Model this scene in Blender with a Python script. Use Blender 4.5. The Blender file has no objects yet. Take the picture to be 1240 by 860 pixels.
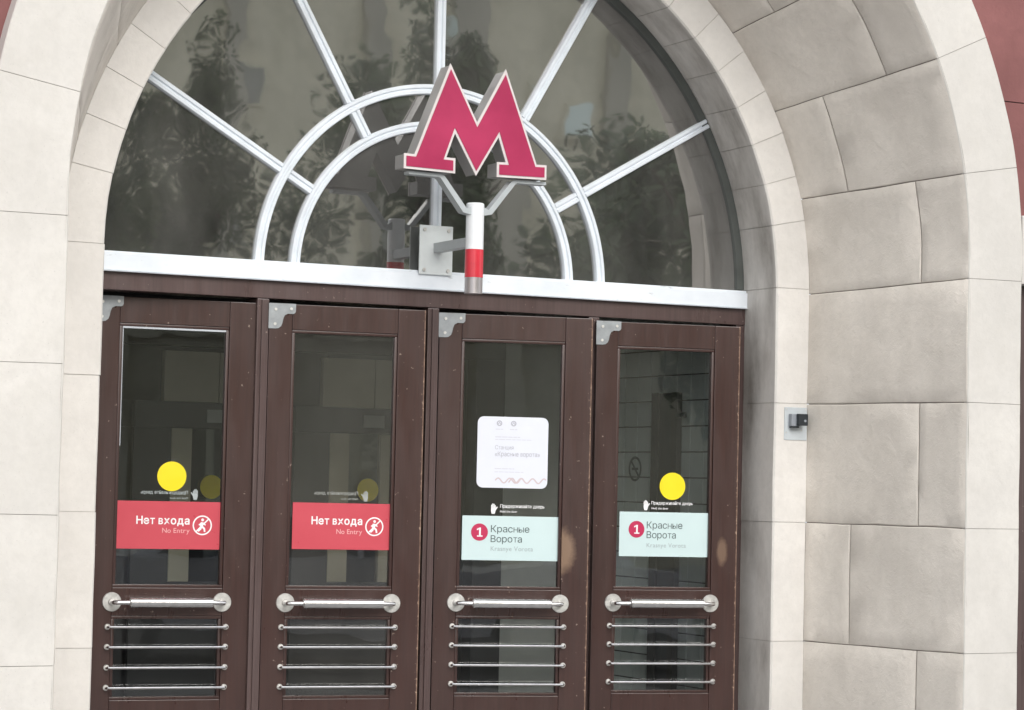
import bpy, bmesh, math, random
from math import sin, cos, pi, radians as R_
from mathutils import Vector, Matrix
random.seed(7)
S = bpy.context.scene
COL = S.collection
# ------------------------------------------------------------------ camera, world, sun, exposure
def make_camera():
    yaw, pit, rol, f = 0.4715, 0.0508, 0.0221, 3.0748
    fw = Vector((sin(yaw)*cos(pit), cos(yaw)*cos(pit), sin(pit)))
    rt = Vector((cos(yaw), -sin(yaw), 0)); up = rt.cross(fw)
    r2 = rt*cos(rol)+up*sin(rol); u2 = up*cos(rol)-rt*sin(rol)
    cd = bpy.data.cameras.new('camera'); co = bpy.data.objects.new('camera', cd); COL.objects.link(co)
    cd.sensor_width = 36; cd.lens = f*1000/1240*36; cd.clip_start = .1; cd.clip_end = 2000
    m = Matrix((r2, u2, -fw)).transposed().to_4x4(); m.translation = Vector((-4.7474, -10.0744, 1.6257))
    co.matrix_world = m; S.camera = co
make_camera()
SUN_EL, SUN_AZ = R_(30), R_(1)      # azimuth measured from -Y (the street) towards +X
W = bpy.data.worlds.new('World'); S.world = W; W.use_nodes = True
nt = W.node_tree; nt.nodes.clear()
sky = nt.nodes.new('ShaderNodeTexSky'); sky.sky_type = 'NISHITA'; sky.sun_disc = False
sky.sun_elevation = SUN_EL; sky.sun_rotation = pi-SUN_AZ; sky.dust_density = 5; sky.air_density = 1.6
hs = nt.nodes.new('ShaderNodeHueSaturation'); hs.inputs['Saturation'].default_value = .28
bg = nt.nodes.new('ShaderNodeBackground'); bg.inputs[1].default_value = .13
wo = nt.nodes.new('ShaderNodeOutputWorld')
nt.links.new(sky.outputs[0], hs.inputs['Color']); ov = nt.nodes.new('ShaderNodeMix'); ov.data_type = 'RGBA'; ov.inputs[0].default_value = .5; ov.inputs[7].default_value = (10.0, 10.5, 11.2, 1)   # overcast: half the sky is even cloud
nt.links.new(hs.outputs[0], ov.inputs[6]); nt.links.new(ov.outputs[2], bg.inputs[0]); nt.links.new(bg.outputs[0], wo.inputs[0])
sd = bpy.data.lights.new('sun', 'SUN'); sd.energy = 1.35; sd.angle = R_(40); sd.color = (1, .975, .95)
so = bpy.data.objects.new('sun', sd); COL.objects.link(so)
sdir = Vector((sin(SUN_AZ)*cos(SUN_EL), -cos(SUN_AZ)*cos(SUN_EL), sin(SUN_EL)))
so.rotation_euler = sdir.to_track_quat('Z', 'Y').to_euler(); so.location = (6, -14, 20)
S.view_settings.view_transform = 'Standard'; S.view_settings.look = 'None'
S.view_settings.exposure = 0.48; S.view_settings.gamma = 1
S.render.engine = 'CYCLES'
S.cycles.max_bounces = 10; S.cycles.transparent_max_bounces = 16; S.cycles.glossy_bounces = 5
# ------------------------------------------------------------------ materials
class NT:
    def __init__(s, name):
        s.m = bpy.data.materials.new(name); s.m.use_nodes = True; s.t = s.m.node_tree; s.n = s.t.nodes
        s.b = s.n['Principled BSDF']; s.out = s.n['Material Output']
    def new(s, k, **kw):
        n = s.n.new(k)
        for a, v in kw.items(): setattr(n, a, v)
        return n
    def link(s, a, b): s.t.links.new(a, b)
    def coord(s, kind='Object'):
        return s.new('ShaderNodeTexCoord').outputs[kind]
    def world(s):
        return s.new('ShaderNodeNewGeometry').outputs['Position']
    def noise(s, vec, scale, detail=4, rough=.55, sc=None, dist=0):
        if sc:
            mp = s.new('ShaderNodeMapping'); mp.inputs['Scale'].default_value = sc; s.link(vec, mp.inputs[0]); vec = mp.outputs[0]
        n = s.new('ShaderNodeTexNoise'); n.inputs['Scale'].default_value = scale; n.inputs['Detail'].default_value = detail
        n.inputs['Roughness'].default_value = rough; n.inputs['Distortion'].default_value = dist
        s.link(vec, n.inputs['Vector']); return n.outputs['Fac']
    def ramp(s, fac, stops):
        r = s.new('ShaderNodeValToRGB'); e = r.color_ramp.elements
        while len(e) < len(stops): e.new(.5)
        for k, (p, c) in enumerate(stops):
            e[k].position = p; e[k].color = (c, c, c, 1) if isinstance(c, (int, float)) else (*c, 1)
        s.link(fac, r.inputs[0]); return r.outputs[0]
    def mix(s, fac, a, b, mode='MIX'):
        m = s.new('ShaderNodeMix', data_type='RGBA', blend_type=mode)
        for sock, v in ((m.inputs[0], fac), (m.inputs[6], a), (m.inputs[7], b)):
            if isinstance(v, (int, float)): sock.default_value = v
            elif isinstance(v, tuple): sock.default_value = (*v, 1)
            else: s.link(v, sock)
        return m.outputs[2]
    def math(s, op, a, b=0., c=None):
        m = s.new('ShaderNodeMath', operation=op)
        for k, v in enumerate((a, b) if c is None else (a, b, c)):
            if isinstance(v, (int, float)): m.inputs[k].default_value = v
            else: s.link(v, m.inputs[k])
        return m.outputs[0]
    def bump(s, h, strength, dist=.01, prev=None):
        b = s.new('ShaderNodeBump'); b.inputs['Strength'].default_value = strength; b.inputs['Distance'].default_value = dist
        s.link(h, b.inputs['Height'])
        if prev is not None: s.link(prev, b.inputs['Normal'])
        return b.outputs[0]
    def set(s, color=None, rough=None, metal=None, normal=None, spec=None):
        for k, v in (('Base Color', color), ('Roughness', rough), ('Metallic', metal), ('Normal', normal), ('Specular IOR Level', spec)):
            if v is None: continue
            if isinstance(v, (int, float)): s.b.inputs[k].default_value = v
            elif isinstance(v, tuple): s.b.inputs[k].default_value = (*v, 1)
            else: s.link(v, s.b.inputs[k])
        return s.m

def stone(name, base, var=.12, tint=.06, bump=.5, dirt=None, scratch=0, streak=0, jamb=False):
    n = NT(name); P = n.world()
    big = n.noise(P, 2.2, 5, .6); fine = n.noise(P, 34, 6, .65); mid = n.noise(P, 9, 5, .6, dist=.6)
    c = n.mix(n.ramp(big, [(.3, 0.), (.7, 1.)]), tuple(v*(1-var) for v in base), tuple(min(1, v*(1+var*.5)) for v in base))
    c = n.mix(n.ramp(mid, [(.42, 0.), (.75, .3)]), c, tuple(v*(1-var*1.5) for v in (base[0], base[1]*.99, base[2]*.96)))
    oi = n.new('ShaderNodeObjectInfo').outputs['Random']
    c = n.mix(1., c, n.ramp(oi, [(0, 1-tint), (1, 1.)]), 'MULTIPLY')
    if streak:
        sk = n.noise(P, 7, 5, .65, sc=(1, 1, .12)); sk2 = n.noise(P, 1.3, 3, .5)
        c = n.mix(n.math('MULTIPLY', n.math('MULTIPLY', n.ramp(sk, [(.45, 0.), (.7, 1.)]), n.ramp(sk2, [(.4, 0.), (.6, 1.)])), streak), c, (base[0]*.5, base[1]*.48, base[2]*.45))
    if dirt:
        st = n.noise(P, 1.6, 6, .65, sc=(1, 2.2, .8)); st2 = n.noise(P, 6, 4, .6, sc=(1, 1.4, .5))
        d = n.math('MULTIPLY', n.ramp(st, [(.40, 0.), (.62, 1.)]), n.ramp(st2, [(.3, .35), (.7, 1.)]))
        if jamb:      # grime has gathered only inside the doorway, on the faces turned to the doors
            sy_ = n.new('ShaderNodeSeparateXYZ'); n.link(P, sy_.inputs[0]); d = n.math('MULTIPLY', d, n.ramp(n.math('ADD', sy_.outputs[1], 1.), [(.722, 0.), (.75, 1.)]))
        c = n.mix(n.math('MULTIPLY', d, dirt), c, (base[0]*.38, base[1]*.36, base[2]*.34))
    c = n.mix(n.ramp(fine, [(.35, .22), (.6, 0.)]), c, tuple(v*.75 for v in base))
    po_ = n.noise(P, 130, 3, .6); c = n.mix(n.ramp(po_, [(.66, 0.), (.72, .35)]), c, tuple(v*.55 for v in base))
    nb = n.bump(fine, bump*.7, .004); nb = n.bump(po_, bump*.4, .0015, nb); nb = n.bump(mid, bump, .008, nb)
    if scratch:
        w = n.noise(P, 16, 3, .5, sc=(1, 1, .55), dist=3.5)
        sc_ = n.ramp(w, [(.46, 0.), (.495, 1.), (.53, 0.)])
        nb = n.bump(sc_, scratch, .0035, nb)
        c = n.mix(n.math('MULTIPLY', sc_, .1), c, tuple(v*.6 for v in base))
    return n.set(c, .85, normal=nb, spec=.25)
M = {}
M['ring'] = stone('pale_limestone', (.66, .632, .59), .10, .03, .3, streak=.10)
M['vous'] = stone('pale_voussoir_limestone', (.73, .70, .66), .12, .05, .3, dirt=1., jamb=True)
M['splay'] = stone('beige_grey_limestone', (.78, .725, .655), .13, .03, .6, scratch=.28, dirt=.22)
M['mortar_pale'] = stone('pale_joint_mortar', (.56, .53, .49), .2, 0, .3)
M['mortar'] = stone('joint_mortar', (.27, .24, .215), .2, 0, .3)
M['red'] = stone('red_painted_stone', (.29, .125, .12), .25, .12, .4, dirt=.2)
M['asphalt'] = stone('asphalt', (.055, .055, .055), .2, 0, .5)
M['pave'] = stone('grey_paving', (.34, .335, .33), .15, .05, .3)
M['plaster'] = stone('beige_plaster', (.74, .70, .54), .14, 0, .2)
M['tile'] = None

def wood(name, worn=None, base=(.044, .0185, .0145), edge=True):
    n = NT(name); P = n.coord(); Wd = n.world()
    g = n.noise(P, 3, 6, .6, sc=(28, 28, 1.2)); b = n.noise(Wd, 2.5, 4, .6); f = n.noise(P, 90, 4, .6, sc=(1, 1, .2))
    c = n.mix(n.ramp(g, [(.3, 0.), (.7, 1.)]), tuple(v*.78 for v in base), tuple(v*1.18 for v in base))
    c = n.mix(n.ramp(b, [(.4, 0.), (.75, .5)]), c, (base[0]*1.25, base[1]*1.35, base[2]*1.4))
    sp = n.noise(Wd, 55, 2, .5)
    c = n.mix(n.ramp(sp, [(.735, 0.), (.76, .55)]), c, (.42, .33, .27))
    sep = n.new('ShaderNodeSeparateXYZ'); n.link(P, sep.inputs[0])
    ns = n.noise(P, 26, 5, .7)
    if worn:
        cx, cz, rx, rz, amt = worn
        dx = n.math('DIVIDE', n.math('SUBTRACT', sep.outputs[0], cx), rx); dz = n.math('DIVIDE', n.math('SUBTRACT', sep.outputs[2], cz), rz)
        d = n.math('SQRT', n.math('ADD', n.math('MULTIPLY', dx, dx), n.math('MULTIPLY', dz, dz)))
        d = n.math('ADD', d, n.math('MULTIPLY', n.math('SUBTRACT', ns, .5), .7))
        c = n.mix(n.math('MULTIPLY', n.ramp(d, [(.55, 1.), (1.1, 0.)]), amt), c, (.36, .235, .15))
    if edge:
        e = n.math('MULTIPLY', n.ramp(n.math('ADD', sep.outputs[0], n.math('MULTIPLY', n.math('SUBTRACT', ns, .5), .012)), [(.7222, 0.), (.7242, 1.)]),
                   n.ramp(sep.outputs[2], [(.5, 1.), (1., .9)]))
        c = n.mix(n.math('MULTIPLY', e, .75), c, (.48, .31, .22))
    nb = n.bump(g, .12, .004); nb = n.bump(f, .1, .001, nb)
    if edge:
        ch = n.noise(P, 60, 3, .6); near = n.ramp(sep.outputs[0], [(.712, 0.), (.724, 1.)])
        c = n.mix(n.math('MULTIPLY', n.ramp(ch, [(.60, 0.), (.63, .8)]), near), c, (.45, .33, .24))
    sm = n.noise(P, 2.2, 5, .65, sc=(3, 3, .7))
    n.b.inputs['Coat Weight'].default_value = .22; n.b.inputs['Coat Roughness'].default_value = .16
    return n.set(c, n.ramp(sm, [(.3, .22), (.7, .46)]), normal=nb, spec=.55)
M['wood'] = wood('brown_varnished_wood')
M['wood_frame'] = wood('brown_frame_wood', edge=False, base=(.085, .054, .050))
M['wood_worn_a'] = wood('brown_wood_worn_patch', worn=(.602, 1.335, .075, .115, .55))
M['wood_worn_b'] = wood('brown_wood_small_worn_patch', worn=(.655, 1.338, .030, .072, .35))
def plain(name, col, rough=.5, metal=0., var=.08, scale=14, bump=.05, spec=.5):
    n = NT(name); P = n.world(); a = n.noise(P, scale, 5, .6)
    c = n.mix(n.ramp(a, [(.3, 0.), (.7, 1.)]), tuple(v*(1-var) for v in col), tuple(min(1, v*(1+var*.4)) for v in col))
    return n.set(c, n.ramp(a, [(.3, rough*.85), (.7, min(1, rough*1.15))]), metal, n.bump(a, bump, .002), spec)
M['white'] = plain('white_painted_wood', (.74, .79, .84), .5, var=.10, scale=9, bump=.25)
def sillm():
    n = NT('chipped_white_paint'); P = n.world()
    a = n.noise(P, 30, 5, .65, sc=(.35, 1, 1.6)); b = n.noise(P, 5, 4, .6)
    c = n.mix(n.ramp(b, [(.3, 0.), (.7, 1.)]), (.70, .75, .80), (.82, .86, .90))
    c = n.mix(n.ramp(a, [(.64, 0.), (.70, .6)]), c, (.35, .36, .37))
    return n.set(c, .5, normal=n.bump(a, .3, .003))
M['sill'] = sillm()
M['side_grey'] = plain('grey_letter_side', (.30, .29, .28), .45)
M['rim'] = plain('letter_rim_white', (.66, .61, .60), .4)
M['mred'] = plain('letter_red', (.40, .018, .085), .38, var=.18, scale=5)
M['bracket'] = plain('grey_painted_bracket', (.42, .45, .46), .45)
M['lit_edge'] = plain('pale_grey_lit_edge', (.50, .53, .56), .4)  # pale grey holds the lit edge of the moulding
M['slate'] = plain('slate_grey_reflection_band', (.10, .108, .10), .55, var=.25, scale=6)  # dark tone of the reveal's reflection at the glass edge, put into colour
M['plate'] = plain('pale_painted_plate', (.66, .70, .70), .5)
M['tubew'] = plain('white_tube_paint', (.80, .82, .84), .35)
M['tuber'] = plain('red_tube_paint', (.62, .04, .06), .18, var=.1)
M['tubeg'] = plain('bare_tube_metal', (.45, .42, .42), .35, .7)
M['steel'] = plain('brushed_steel', (.74, .73, .73), .24, 1., var=.12, scale=40)
M['disc_steel'] = plain('worn_steel_disc', (.66, .65, .62), .42, .75, var=.2, scale=50)
M['pivot'] = plain('grey_pivot_metal', (.33, .35, .36), .5, .35, var=.2, scale=25)
M['dark'] = plain('black_plastic', (.02, .025, .03), .4)
M['grey_pl'] = plain('grey_plastic', (.28, .30, .33), .5)
M['haze_pl'] = plain('pale_blue_plate', (.52, .56, .58), .35)
M['redsign'] = plain('red_sticker', (.56, .075, .10), .32, var=.03)
M['whitesign'] = plain('white_sticker', (.58, .71, .71), .35, var=.02)
M['paper'] = plain('white_paper', (.71, .73, .80), .55, var=.02)
M['print_w'] = plain('white_print', (.84, .83, .83), .5, var=.02)
M['print_p'] = plain('pink_print', (.80, .42, .42), .5, var=.02)
M['print_d'] = plain('dark_green_print', (.07, .10, .10), .5, var=.02)
M['print_g'] = plain('grey_print', (.36, .42, .43), .5, var=.02)
M['print_pg'] = plain('faint_grey_print', (.45, .45, .50), .5, var=.02)
M['print_pf'] = plain('very_faint_grey_print', (.60, .60, .66), .5, var=.02)
M['print_pk'] = plain('faint_pink_ornament', (.60, .50, .52), .5, var=.02)
M['line_red'] = plain('line_badge_red', (.50, .025, .09), .35, var=.03)
M['yellow'] = plain('yellow_sticker', (.85, .69, .012), .4, var=.03)
M['tile'] = plain('grey_green_tile', (.80, .88, .85), .18, var=.12, scale=3, bump=.02)
M['grout'] = plain('dark_grout', (.06, .06, .06), .8)
M['beige_in'] = plain('beige_door_paint', (.46, .42, .31), .4, var=.06)
M['band_in'] = plain('dark_band_paint', (.035, .035, .035), .4)
M['grey_in'] = plain('grey_interior_plaster', (.42, .43, .40), .7)
M['dk_in'] = plain('dark_interior', (.055, .052, .05), .7)
M['ceil_in'] = plain('light_ceiling', (.7, .68, .62), .8)
M['winframe'] = plain('building_window_frame', (.5, .48, .42), .5)
M['teal'] = plain('pale_teal_sky_reflection', (.80, .93, .88), .6)  # far panes: sky reflection put into the pale teal colour
M['curtain'] = plain('grey_curtained_glass', (.30, .31, .27), .4)
M['strip'] = plain('greyer_plaster_strip', (.46, .44, .36), .8)
M['bark'] = plain('bark', (.09, .07, .05), .9)

def glass(name, ior, dust, tint=(.86, .9, .88), wave=0., wscale=1.2, streak=0., rough=.012):
    n = NT(name); n.n.remove(n.b); P = n.world()
    tr = n.new('ShaderNodeBsdfTransparent'); tr.inputs[0].default_value = (*tint, 1)
    gl = n.new('ShaderNodeBsdfGlossy'); gl.inputs['Roughness'].default_value = rough
    fr = n.new('ShaderNodeFresnel'); fr.inputs[0].default_value = ior
    w = n.noise(P, wscale, 3, .5); w2 = n.noise(P, wscale*6, 2, .5)
    if wave:
        nb = n.bump(w, 1., wave); nb = n.bump(w2, 1., wave*.025, nb); n.link(nb, gl.inputs['Normal'])
    m1 = n.new('ShaderNodeMixShader'); n.link(fr.outputs[0], m1.inputs[0]); n.link(tr.outputs[0], m1.inputs[1]); n.link(gl.outputs[0], m1.inputs[2])
    df = n.new('ShaderNodeBsdfDiffuse'); df.inputs[0].default_value = (.55, .54, .50, 1)
    m2 = n.new('ShaderNodeMixShader')
    d = n.noise(P, 3.5, 6, .65, sc=(1, 1, .45)); sk = n.noise(P, 24, 5, .6, sc=(2.2, 2.2, .35))
    fac = n.math('MULTIPLY', n.ramp(d, [(.3, .25), (.75, 1.)]), dust)
    if streak: fac = n.math('ADD', fac, n.math('MULTIPLY', n.ramp(sk, [(.66, 0.), (.74, 1.)]), streak))
    n.link(fac, m2.inputs[0]); n.link(m1.outputs[0], m2.inputs[1]); n.link(df.outputs[0], m2.inputs[2])
    n.link(m2.outputs[0], n.out.inputs[0]); return n.m
M['lunette_glass'] = glass('dusty_window_glass', 5.0, .15, (.8, .82, .78), wave=.0022, streak=.07, rough=.019)
M['clear_glass'] = glass('clear_door_glass', 1.55, .004, (.95, .975, .98), wave=.002, streak=.03)
M['hazy_glass'] = glass('hazy_door_glass', 1.6, .045, (.95, .96, .95), wave=.002, streak=.03)
M['door_glass'] = glass('door_glass', 1.6, .012, (.97, .985, .98), wave=.002, streak=.04)
M['far_glass'] = plain('far_window_glass', (.05, .06, .07), .08, var=.2, scale=.6)
# ------------------------------------------------------------------ mesh helpers
def link(name, me, parent=None, mat=None):
    o = bpy.data.objects.new(name, me); COL.objects.link(o)
    if mat is not None and me is not None and len(me.materials) == 0: me.materials.append(mat)
    if parent is not None: o.parent = parent
    return o
def mesh_from(bm, mat=None, smooth=False, name='mesh'):
    bmesh.ops.recalc_face_normals(bm, faces=bm.faces)
    me = bpy.data.meshes.new(name); bm.to_mesh(me); bm.free()
    if smooth:
        for p in me.polygons: p.use_smooth = True
        if smooth == 'angle': me.set_sharp_from_angle(angle=R_(35))
    if mat is not None: me.materials.append(mat)
    return me
def tag(o, label, cat, group=None, kind=None):
    if label: o['label'] = label
    if cat: o['category'] = cat
    if group: o['group'] = group
    if kind: o['kind'] = kind
    return o
def empty(name, loc=(0, 0, 0), rz=0, label=None, cat=None, group=None):
    o = bpy.data.objects.new(name, None); COL.objects.link(o); o.location = loc; o.rotation_euler = (0, 0, rz)
    o.empty_display_size = .1
    return tag(o, label, cat, group)
def box(bm, x0, x1, y0, y1, z0, z1, bev=0.):
    b2 = bmesh.new()
    vs = [b2.verts.new((x, y, z)) for z in (z0, z1) for y in (y0, y1) for x in (x0, x1)]
    for f in ((0, 1, 3, 2), (4, 6, 7, 5), (0, 4, 5, 1), (2, 3, 7, 6), (0, 2, 6, 4), (1, 5, 7, 3)): b2.faces.new([vs[i] for i in f])
    if bev: bmesh.ops.bevel(b2, geom=b2.edges[:], offset=bev, segments=2, profile=.6, affect='EDGES', clamp_overlap=True)
    tmp = bpy.data.meshes.new('tmp'); b2.to_mesh(tmp); b2.free(); bm.from_mesh(tmp); bpy.data.meshes.remove(tmp)
def boxm(x0, x1, y0, y1, z0, z1, mat, bev=0.):
    bm = bmesh.new(); box(bm, x0, x1, y0, y1, z0, z1, bev); return mesh_from(bm, mat)
def prism(bm, pts, y0, y1):
    """polygon in x,z extruded along y"""
    a = [bm.verts.new((x, y0, z)) for x, z in pts]; b = [bm.verts.new((x, y1, z)) for x, z in pts]
    fa = bm.faces.new(a); fb = bm.faces.new(b[::-1]); n = len(pts); fa.normal_update(); fb.normal_update()
    for i in range(n): bm.faces.new((a[i], b[i], b[(i+1) % n], a[(i+1) % n]))
    if n > 4: bmesh.ops.triangulate(bm, faces=[fa, fb])
def tube(bm, pts, r, seg=16, cap=True):
    pts = [Vector(p) for p in pts]; rings = []
    for i, p in enumerate(pts):
        d = (pts[min(i+1, len(pts)-1)]-pts[max(i-1, 0)]).normalized()
        a = d.cross(Vector((0, .3, 1)) if abs(d.z) < .8 else Vector((0, 1, 0))).normalized(); b = d.cross(a)
        rr = r[i] if isinstance(r, (list, tuple)) else r
        rings.append([bm.verts.new(p+a*cos(2*pi*k/seg)*rr+b*sin(2*pi*k/seg)*rr) for k in range(seg)])
    for i in range(len(rings)-1):
        for k in range(seg): bm.faces.new((rings[i][k], rings[i][(k+1) % seg], rings[i+1][(k+1) % seg], rings[i+1][k]))
    if cap: bm.faces.new(rings[0][::-1]); bm.faces.new(rings[-1])
def tubem(pts, r, mat, seg=16):
    bm = bmesh.new(); tube(bm, pts, r, seg); return mesh_from(bm, mat, 'angle')
def disc_y(bm, x, z, r, y0, y1, seg=28, bev=.0):
    tube(bm, [(x, y1, z), (x, y0+bev, z), (x, y0, z)] if bev else [(x, y1, z), (x, y0, z)], [r, r, r-bev] if bev else r, seg)
def discm(x, z, r, y0, y1, mat, seg=36):
    bm = bmesh.new(); disc_y(bm, x, z, r, y0, y1, seg); return mesh_from(bm, mat)
def ringm(x, z, r0, r1, y0, y1, mat, seg=36, extra=()):
    bm = bmesh.new()
    for k in range(seg):
        a, b = 2*pi*k/seg, 2*pi*(k+1)/seg
        q = [(x+r*cos(t), z+r*sin(t)) for r, t in ((r0, a), (r1, a), (r1, b), (r0, b))]
        prism(bm, q, y0, y1)
    for p in extra: prism(bm, p, y0, y1)
    return mesh_from(bm, mat)
GL = {}
def glyph(ch, bold):
    """outline of one letter as (vertices, faces); a few lower-case Cyrillic letters are small capitals, which look the same"""
    if (ch, bold) in GL: return GL[ch, bold]
    k = 1.; src = ch
    if ch in 'ныьтвк': src, k = ch.upper(), .745
    cu = bpy.data.curves.new('t', 'FONT'); cu.body = src; cu.size = 1; cu.offset = bold/k; cu.resolution_u = 3
    o = bpy.data.objects.new('t', cu); COL.objects.link(o)
    dg = bpy.context.evaluated_depsgraph_get(); dg.update()
    me = bpy.data.meshes.new_from_object(o.evaluated_get(dg))
    vs = [(v.co.x*k, v.co.y*k) for v in me.vertices]; fs = [tuple(p.vertices) for p in me.polygons]
    bpy.data.objects.remove(o); bpy.data.curves.remove(cu); bpy.data.meshes.remove(me)
    if vs:
        m = min(x for x, _ in vs); vs = [(x-m, y) for x, y in vs]
    GL[ch, bold] = vs, fs; return GL[ch, bold]
def text_mesh(s, x0, x1, z0, z1, y, mat, mirror=False, bold=0.):
    """flat lettering fitted to a box in the door plane; z0 baseline, z1 cap height"""
    V, F, x = [], [], 0.
    for ch in s:
        if ch == ' ': x += .30; continue
        vs, fs = glyph(ch, bold); k = len(V)
        V += [(x+a, b) for a, b in vs]; F += [tuple(i+k for i in f) for f in fs]
        x += max(a for a, _ in vs)+(.085 if ch not in 'ТтГгуA' else .05)
    a, b = min(v[0] for v in V), max(v[0] for v in V); out = []
    for vx, vz in V:
        u = (vx-a)/(b-a)
        if mirror: u = 1-u
        out.append((x0+(x1-x0)*u, y, z0+(z1-z0)*vz/.72))
    me = bpy.data.meshes.new('lettering'); me.from_pydata(out, [], F); me.materials.append(mat); return me

# ------------------------------------------------------------------ the arch: radii and levels
A, B = .2828, 1.1597                 # inner ring face and outer ring face stand this far before the doors
RI, R2, R3, R4 = 1.6, 1.777, 2.0214, 2.3105
Z1, ZO = 2.5316, 2.6641
def on(Rr, zc, u):                   # u = length along the arch line from its springing, negative below it
    if u <= 0: return Rr, zc+u
    a = u/Rr; return Rr*cos(a), zc+Rr*sin(a)
from mathutils import noise as mn
def wob(p, k=1.):
    return p+(mn.noise_vector(p*4.5)*.0035+mn.noise_vector(p*23)*.0013)*k
def block(fn0, nu, nv, bev, depth, mat, side):
    """a stone whose face is fn(s,t) -> Vector, s,t in metres-ish 0..1, edges eased, sides running back"""
    fn = lambda s, t: wob(fn0(s, t))
    def nrm(s, t):
        e = 2e-2
        n = (fn(s+e, t)-fn(s-e, t)).cross(fn(s, t+e)-fn(s, t-e)).normalized(); return n
    p00, p10, p01 = fn(0, .5), fn(1, .5), None
    Ls = sum((fn((k+1)/4, .5)-fn(k/4, .5)).length for k in range(4)); Lt = (fn(.5, 1)-fn(.5, 0)).length
    def ticks(n, L):
        g = .0022/L; b = g+bev/L
        return [(g, 1), (b, 0)]+[(b+(1-2*b)*k/n, 0) for k in range(1, n)]+[(1-b, 0), (1-g, 1)]
    us, vs = ticks(nu, Ls), ticks(nv, Lt)
    bm = bmesh.new(); grid = []; jit = random.uniform(-.0012, .0012)
    sgn = None
    for s, es in us:
        row = []
        for t, et in vs:
            n = nrm(s, t)
            if sgn is None: sgn = 1 if n.y < 0 or n.dot(Vector((-side, 0, 0))) > .5 else -1
            row.append((fn(s, t), n*sgn, es or et))
        grid.append(row)
    V = [[bm.verts.new(p+n*(jit-(bev*.7 if e else 0))) for p, n, e in row] for row in grid]
    for i in range(len(us)-1):
        for j in range(len(vs)-1): bm.faces.new((V[i][j], V[i+1][j], V[i+1][j+1], V[i][j+1]))
    nI, nJ = len(us), len(vs)
    border = [(i, 0) for i in range(nI)]+[(nI-1, j) for j in range(1, nJ)]+[(i, nJ-1) for i in range(nI-2, -1, -1)]+[(0, j) for j in range(nJ-2, 0, -1)]
    back = [bm.verts.new(grid[i][j][0]-grid[i][j][1]*depth) for i, j in border]
    for k in range(len(border)):
        k2 = (k+1) % len(border); i, j = border[k]; i2, j2 = border[k2]
        bm.faces.new((V[i][j], V[i2][j2], back[k2], back[k]))
    return mesh_from(bm, mat, 'angle')
def arcbox(r0, r1, y0, y1, zc, u0, u1, mat, side, gap=.0011, bev=.007, nu=3):
    """solid voussoir or jamb stone between two radii"""
    us = [u0+gap+(u1-u0-2*gap)*k/nu for k in range(nu+1)]
    bm = bmesh.new(); rings = []
    rm = (r0+r1)/2
    prof = [(r0+bev, y0), (r1-.001, y0), (r1-.001, y1), (r0, y1), (r0, y0+bev)]
    for u in us:
        ring = []
        for r, y in prof:
            if u <= 0: x, z = r, zc+u
            else: a = u/RI; x, z = r*cos(a), zc+r*sin(a)
            ring.append(bm.verts.new(wob(Vector((side*x, y, z)), .8)))
        rings.append(ring)
    n = len(prof)
    for i in range(len(rings)-1):
        for k in range(n): bm.faces.new((rings[i][k], rings[i][(k+1) % n], rings[i+1][(k+1) % n], rings[i+1][k]))
    bm.faces.new(rings[0]); bm.faces.new(rings[-1])
    me = mesh_from(bm, mat, 'angle'); return me
JZ = [2.024, 1.479, .937, .39, 0.0]
inner = empty('inner_arch', (0, 0, 0), 0, 'pale narrow inner stone arch framing the fan window and the doors', 'arch')
us = [z-Z1 for z in JZ[::-1]]+[.02]+[R_(11+6.75*k)*RI for k in range(12)]
for side in (1, -1):
    for k in range(len(us)-1):
        j = random.uniform(-.0015, .0015)
        link('voussoir' if us[k] > 0 else 'jamb_stone', arcbox(RI+j, R2, -A+j, .14, Z1, us[k], us[k+1], M['vous'], side), inner)
# keystone
bm = bmesh.new(); a0 = R_(11+6.75*11)+.001
pts = [(r*cos(t), Z1+r*sin(t)) for r, t in ((RI, a0), (R2, a0), (R2, pi/2), (R2, pi-a0), (RI, pi-a0), (RI, pi/2))]
prism(bm, pts, -A-.004, .14); link('keystone', mesh_from(bm, M['vous']), inner)
def shell(Rr, zc, y, uend):
    out = []
    return out
# mortar behind the joints of the inner arch
bm = bmesh.new()
def arcstrip(bm, prof_fn, us):
    rings = [[bm.verts.new(p) for p in prof_fn(u)] for u in us]
    for i in range(len(rings)-1):
        for k in range(len(rings[0])-1): bm.faces.new((rings[i][k], rings[i][k+1], rings[i+1][k+1], rings[i+1][k]))
for side in (1, -1):
    def pf(u, side=side):
        def q(r, y):
            if u <= 0: return Vector((side*r, y, Z1+u))
            return Vector((side*r*cos(u/RI), y, Z1+r*sin(u/RI)))
        return [q(RI+.006, .13), q(RI+.006, -A+.0045), q(R2, -A+.0045)]
    arcstrip(bm, pf, [-Z1+.01, 0]+[RI*pi/2*k/30 for k in range(1, 31)])
link('mortar', mesh_from(bm, M['mortar_pale']), inner)

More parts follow.
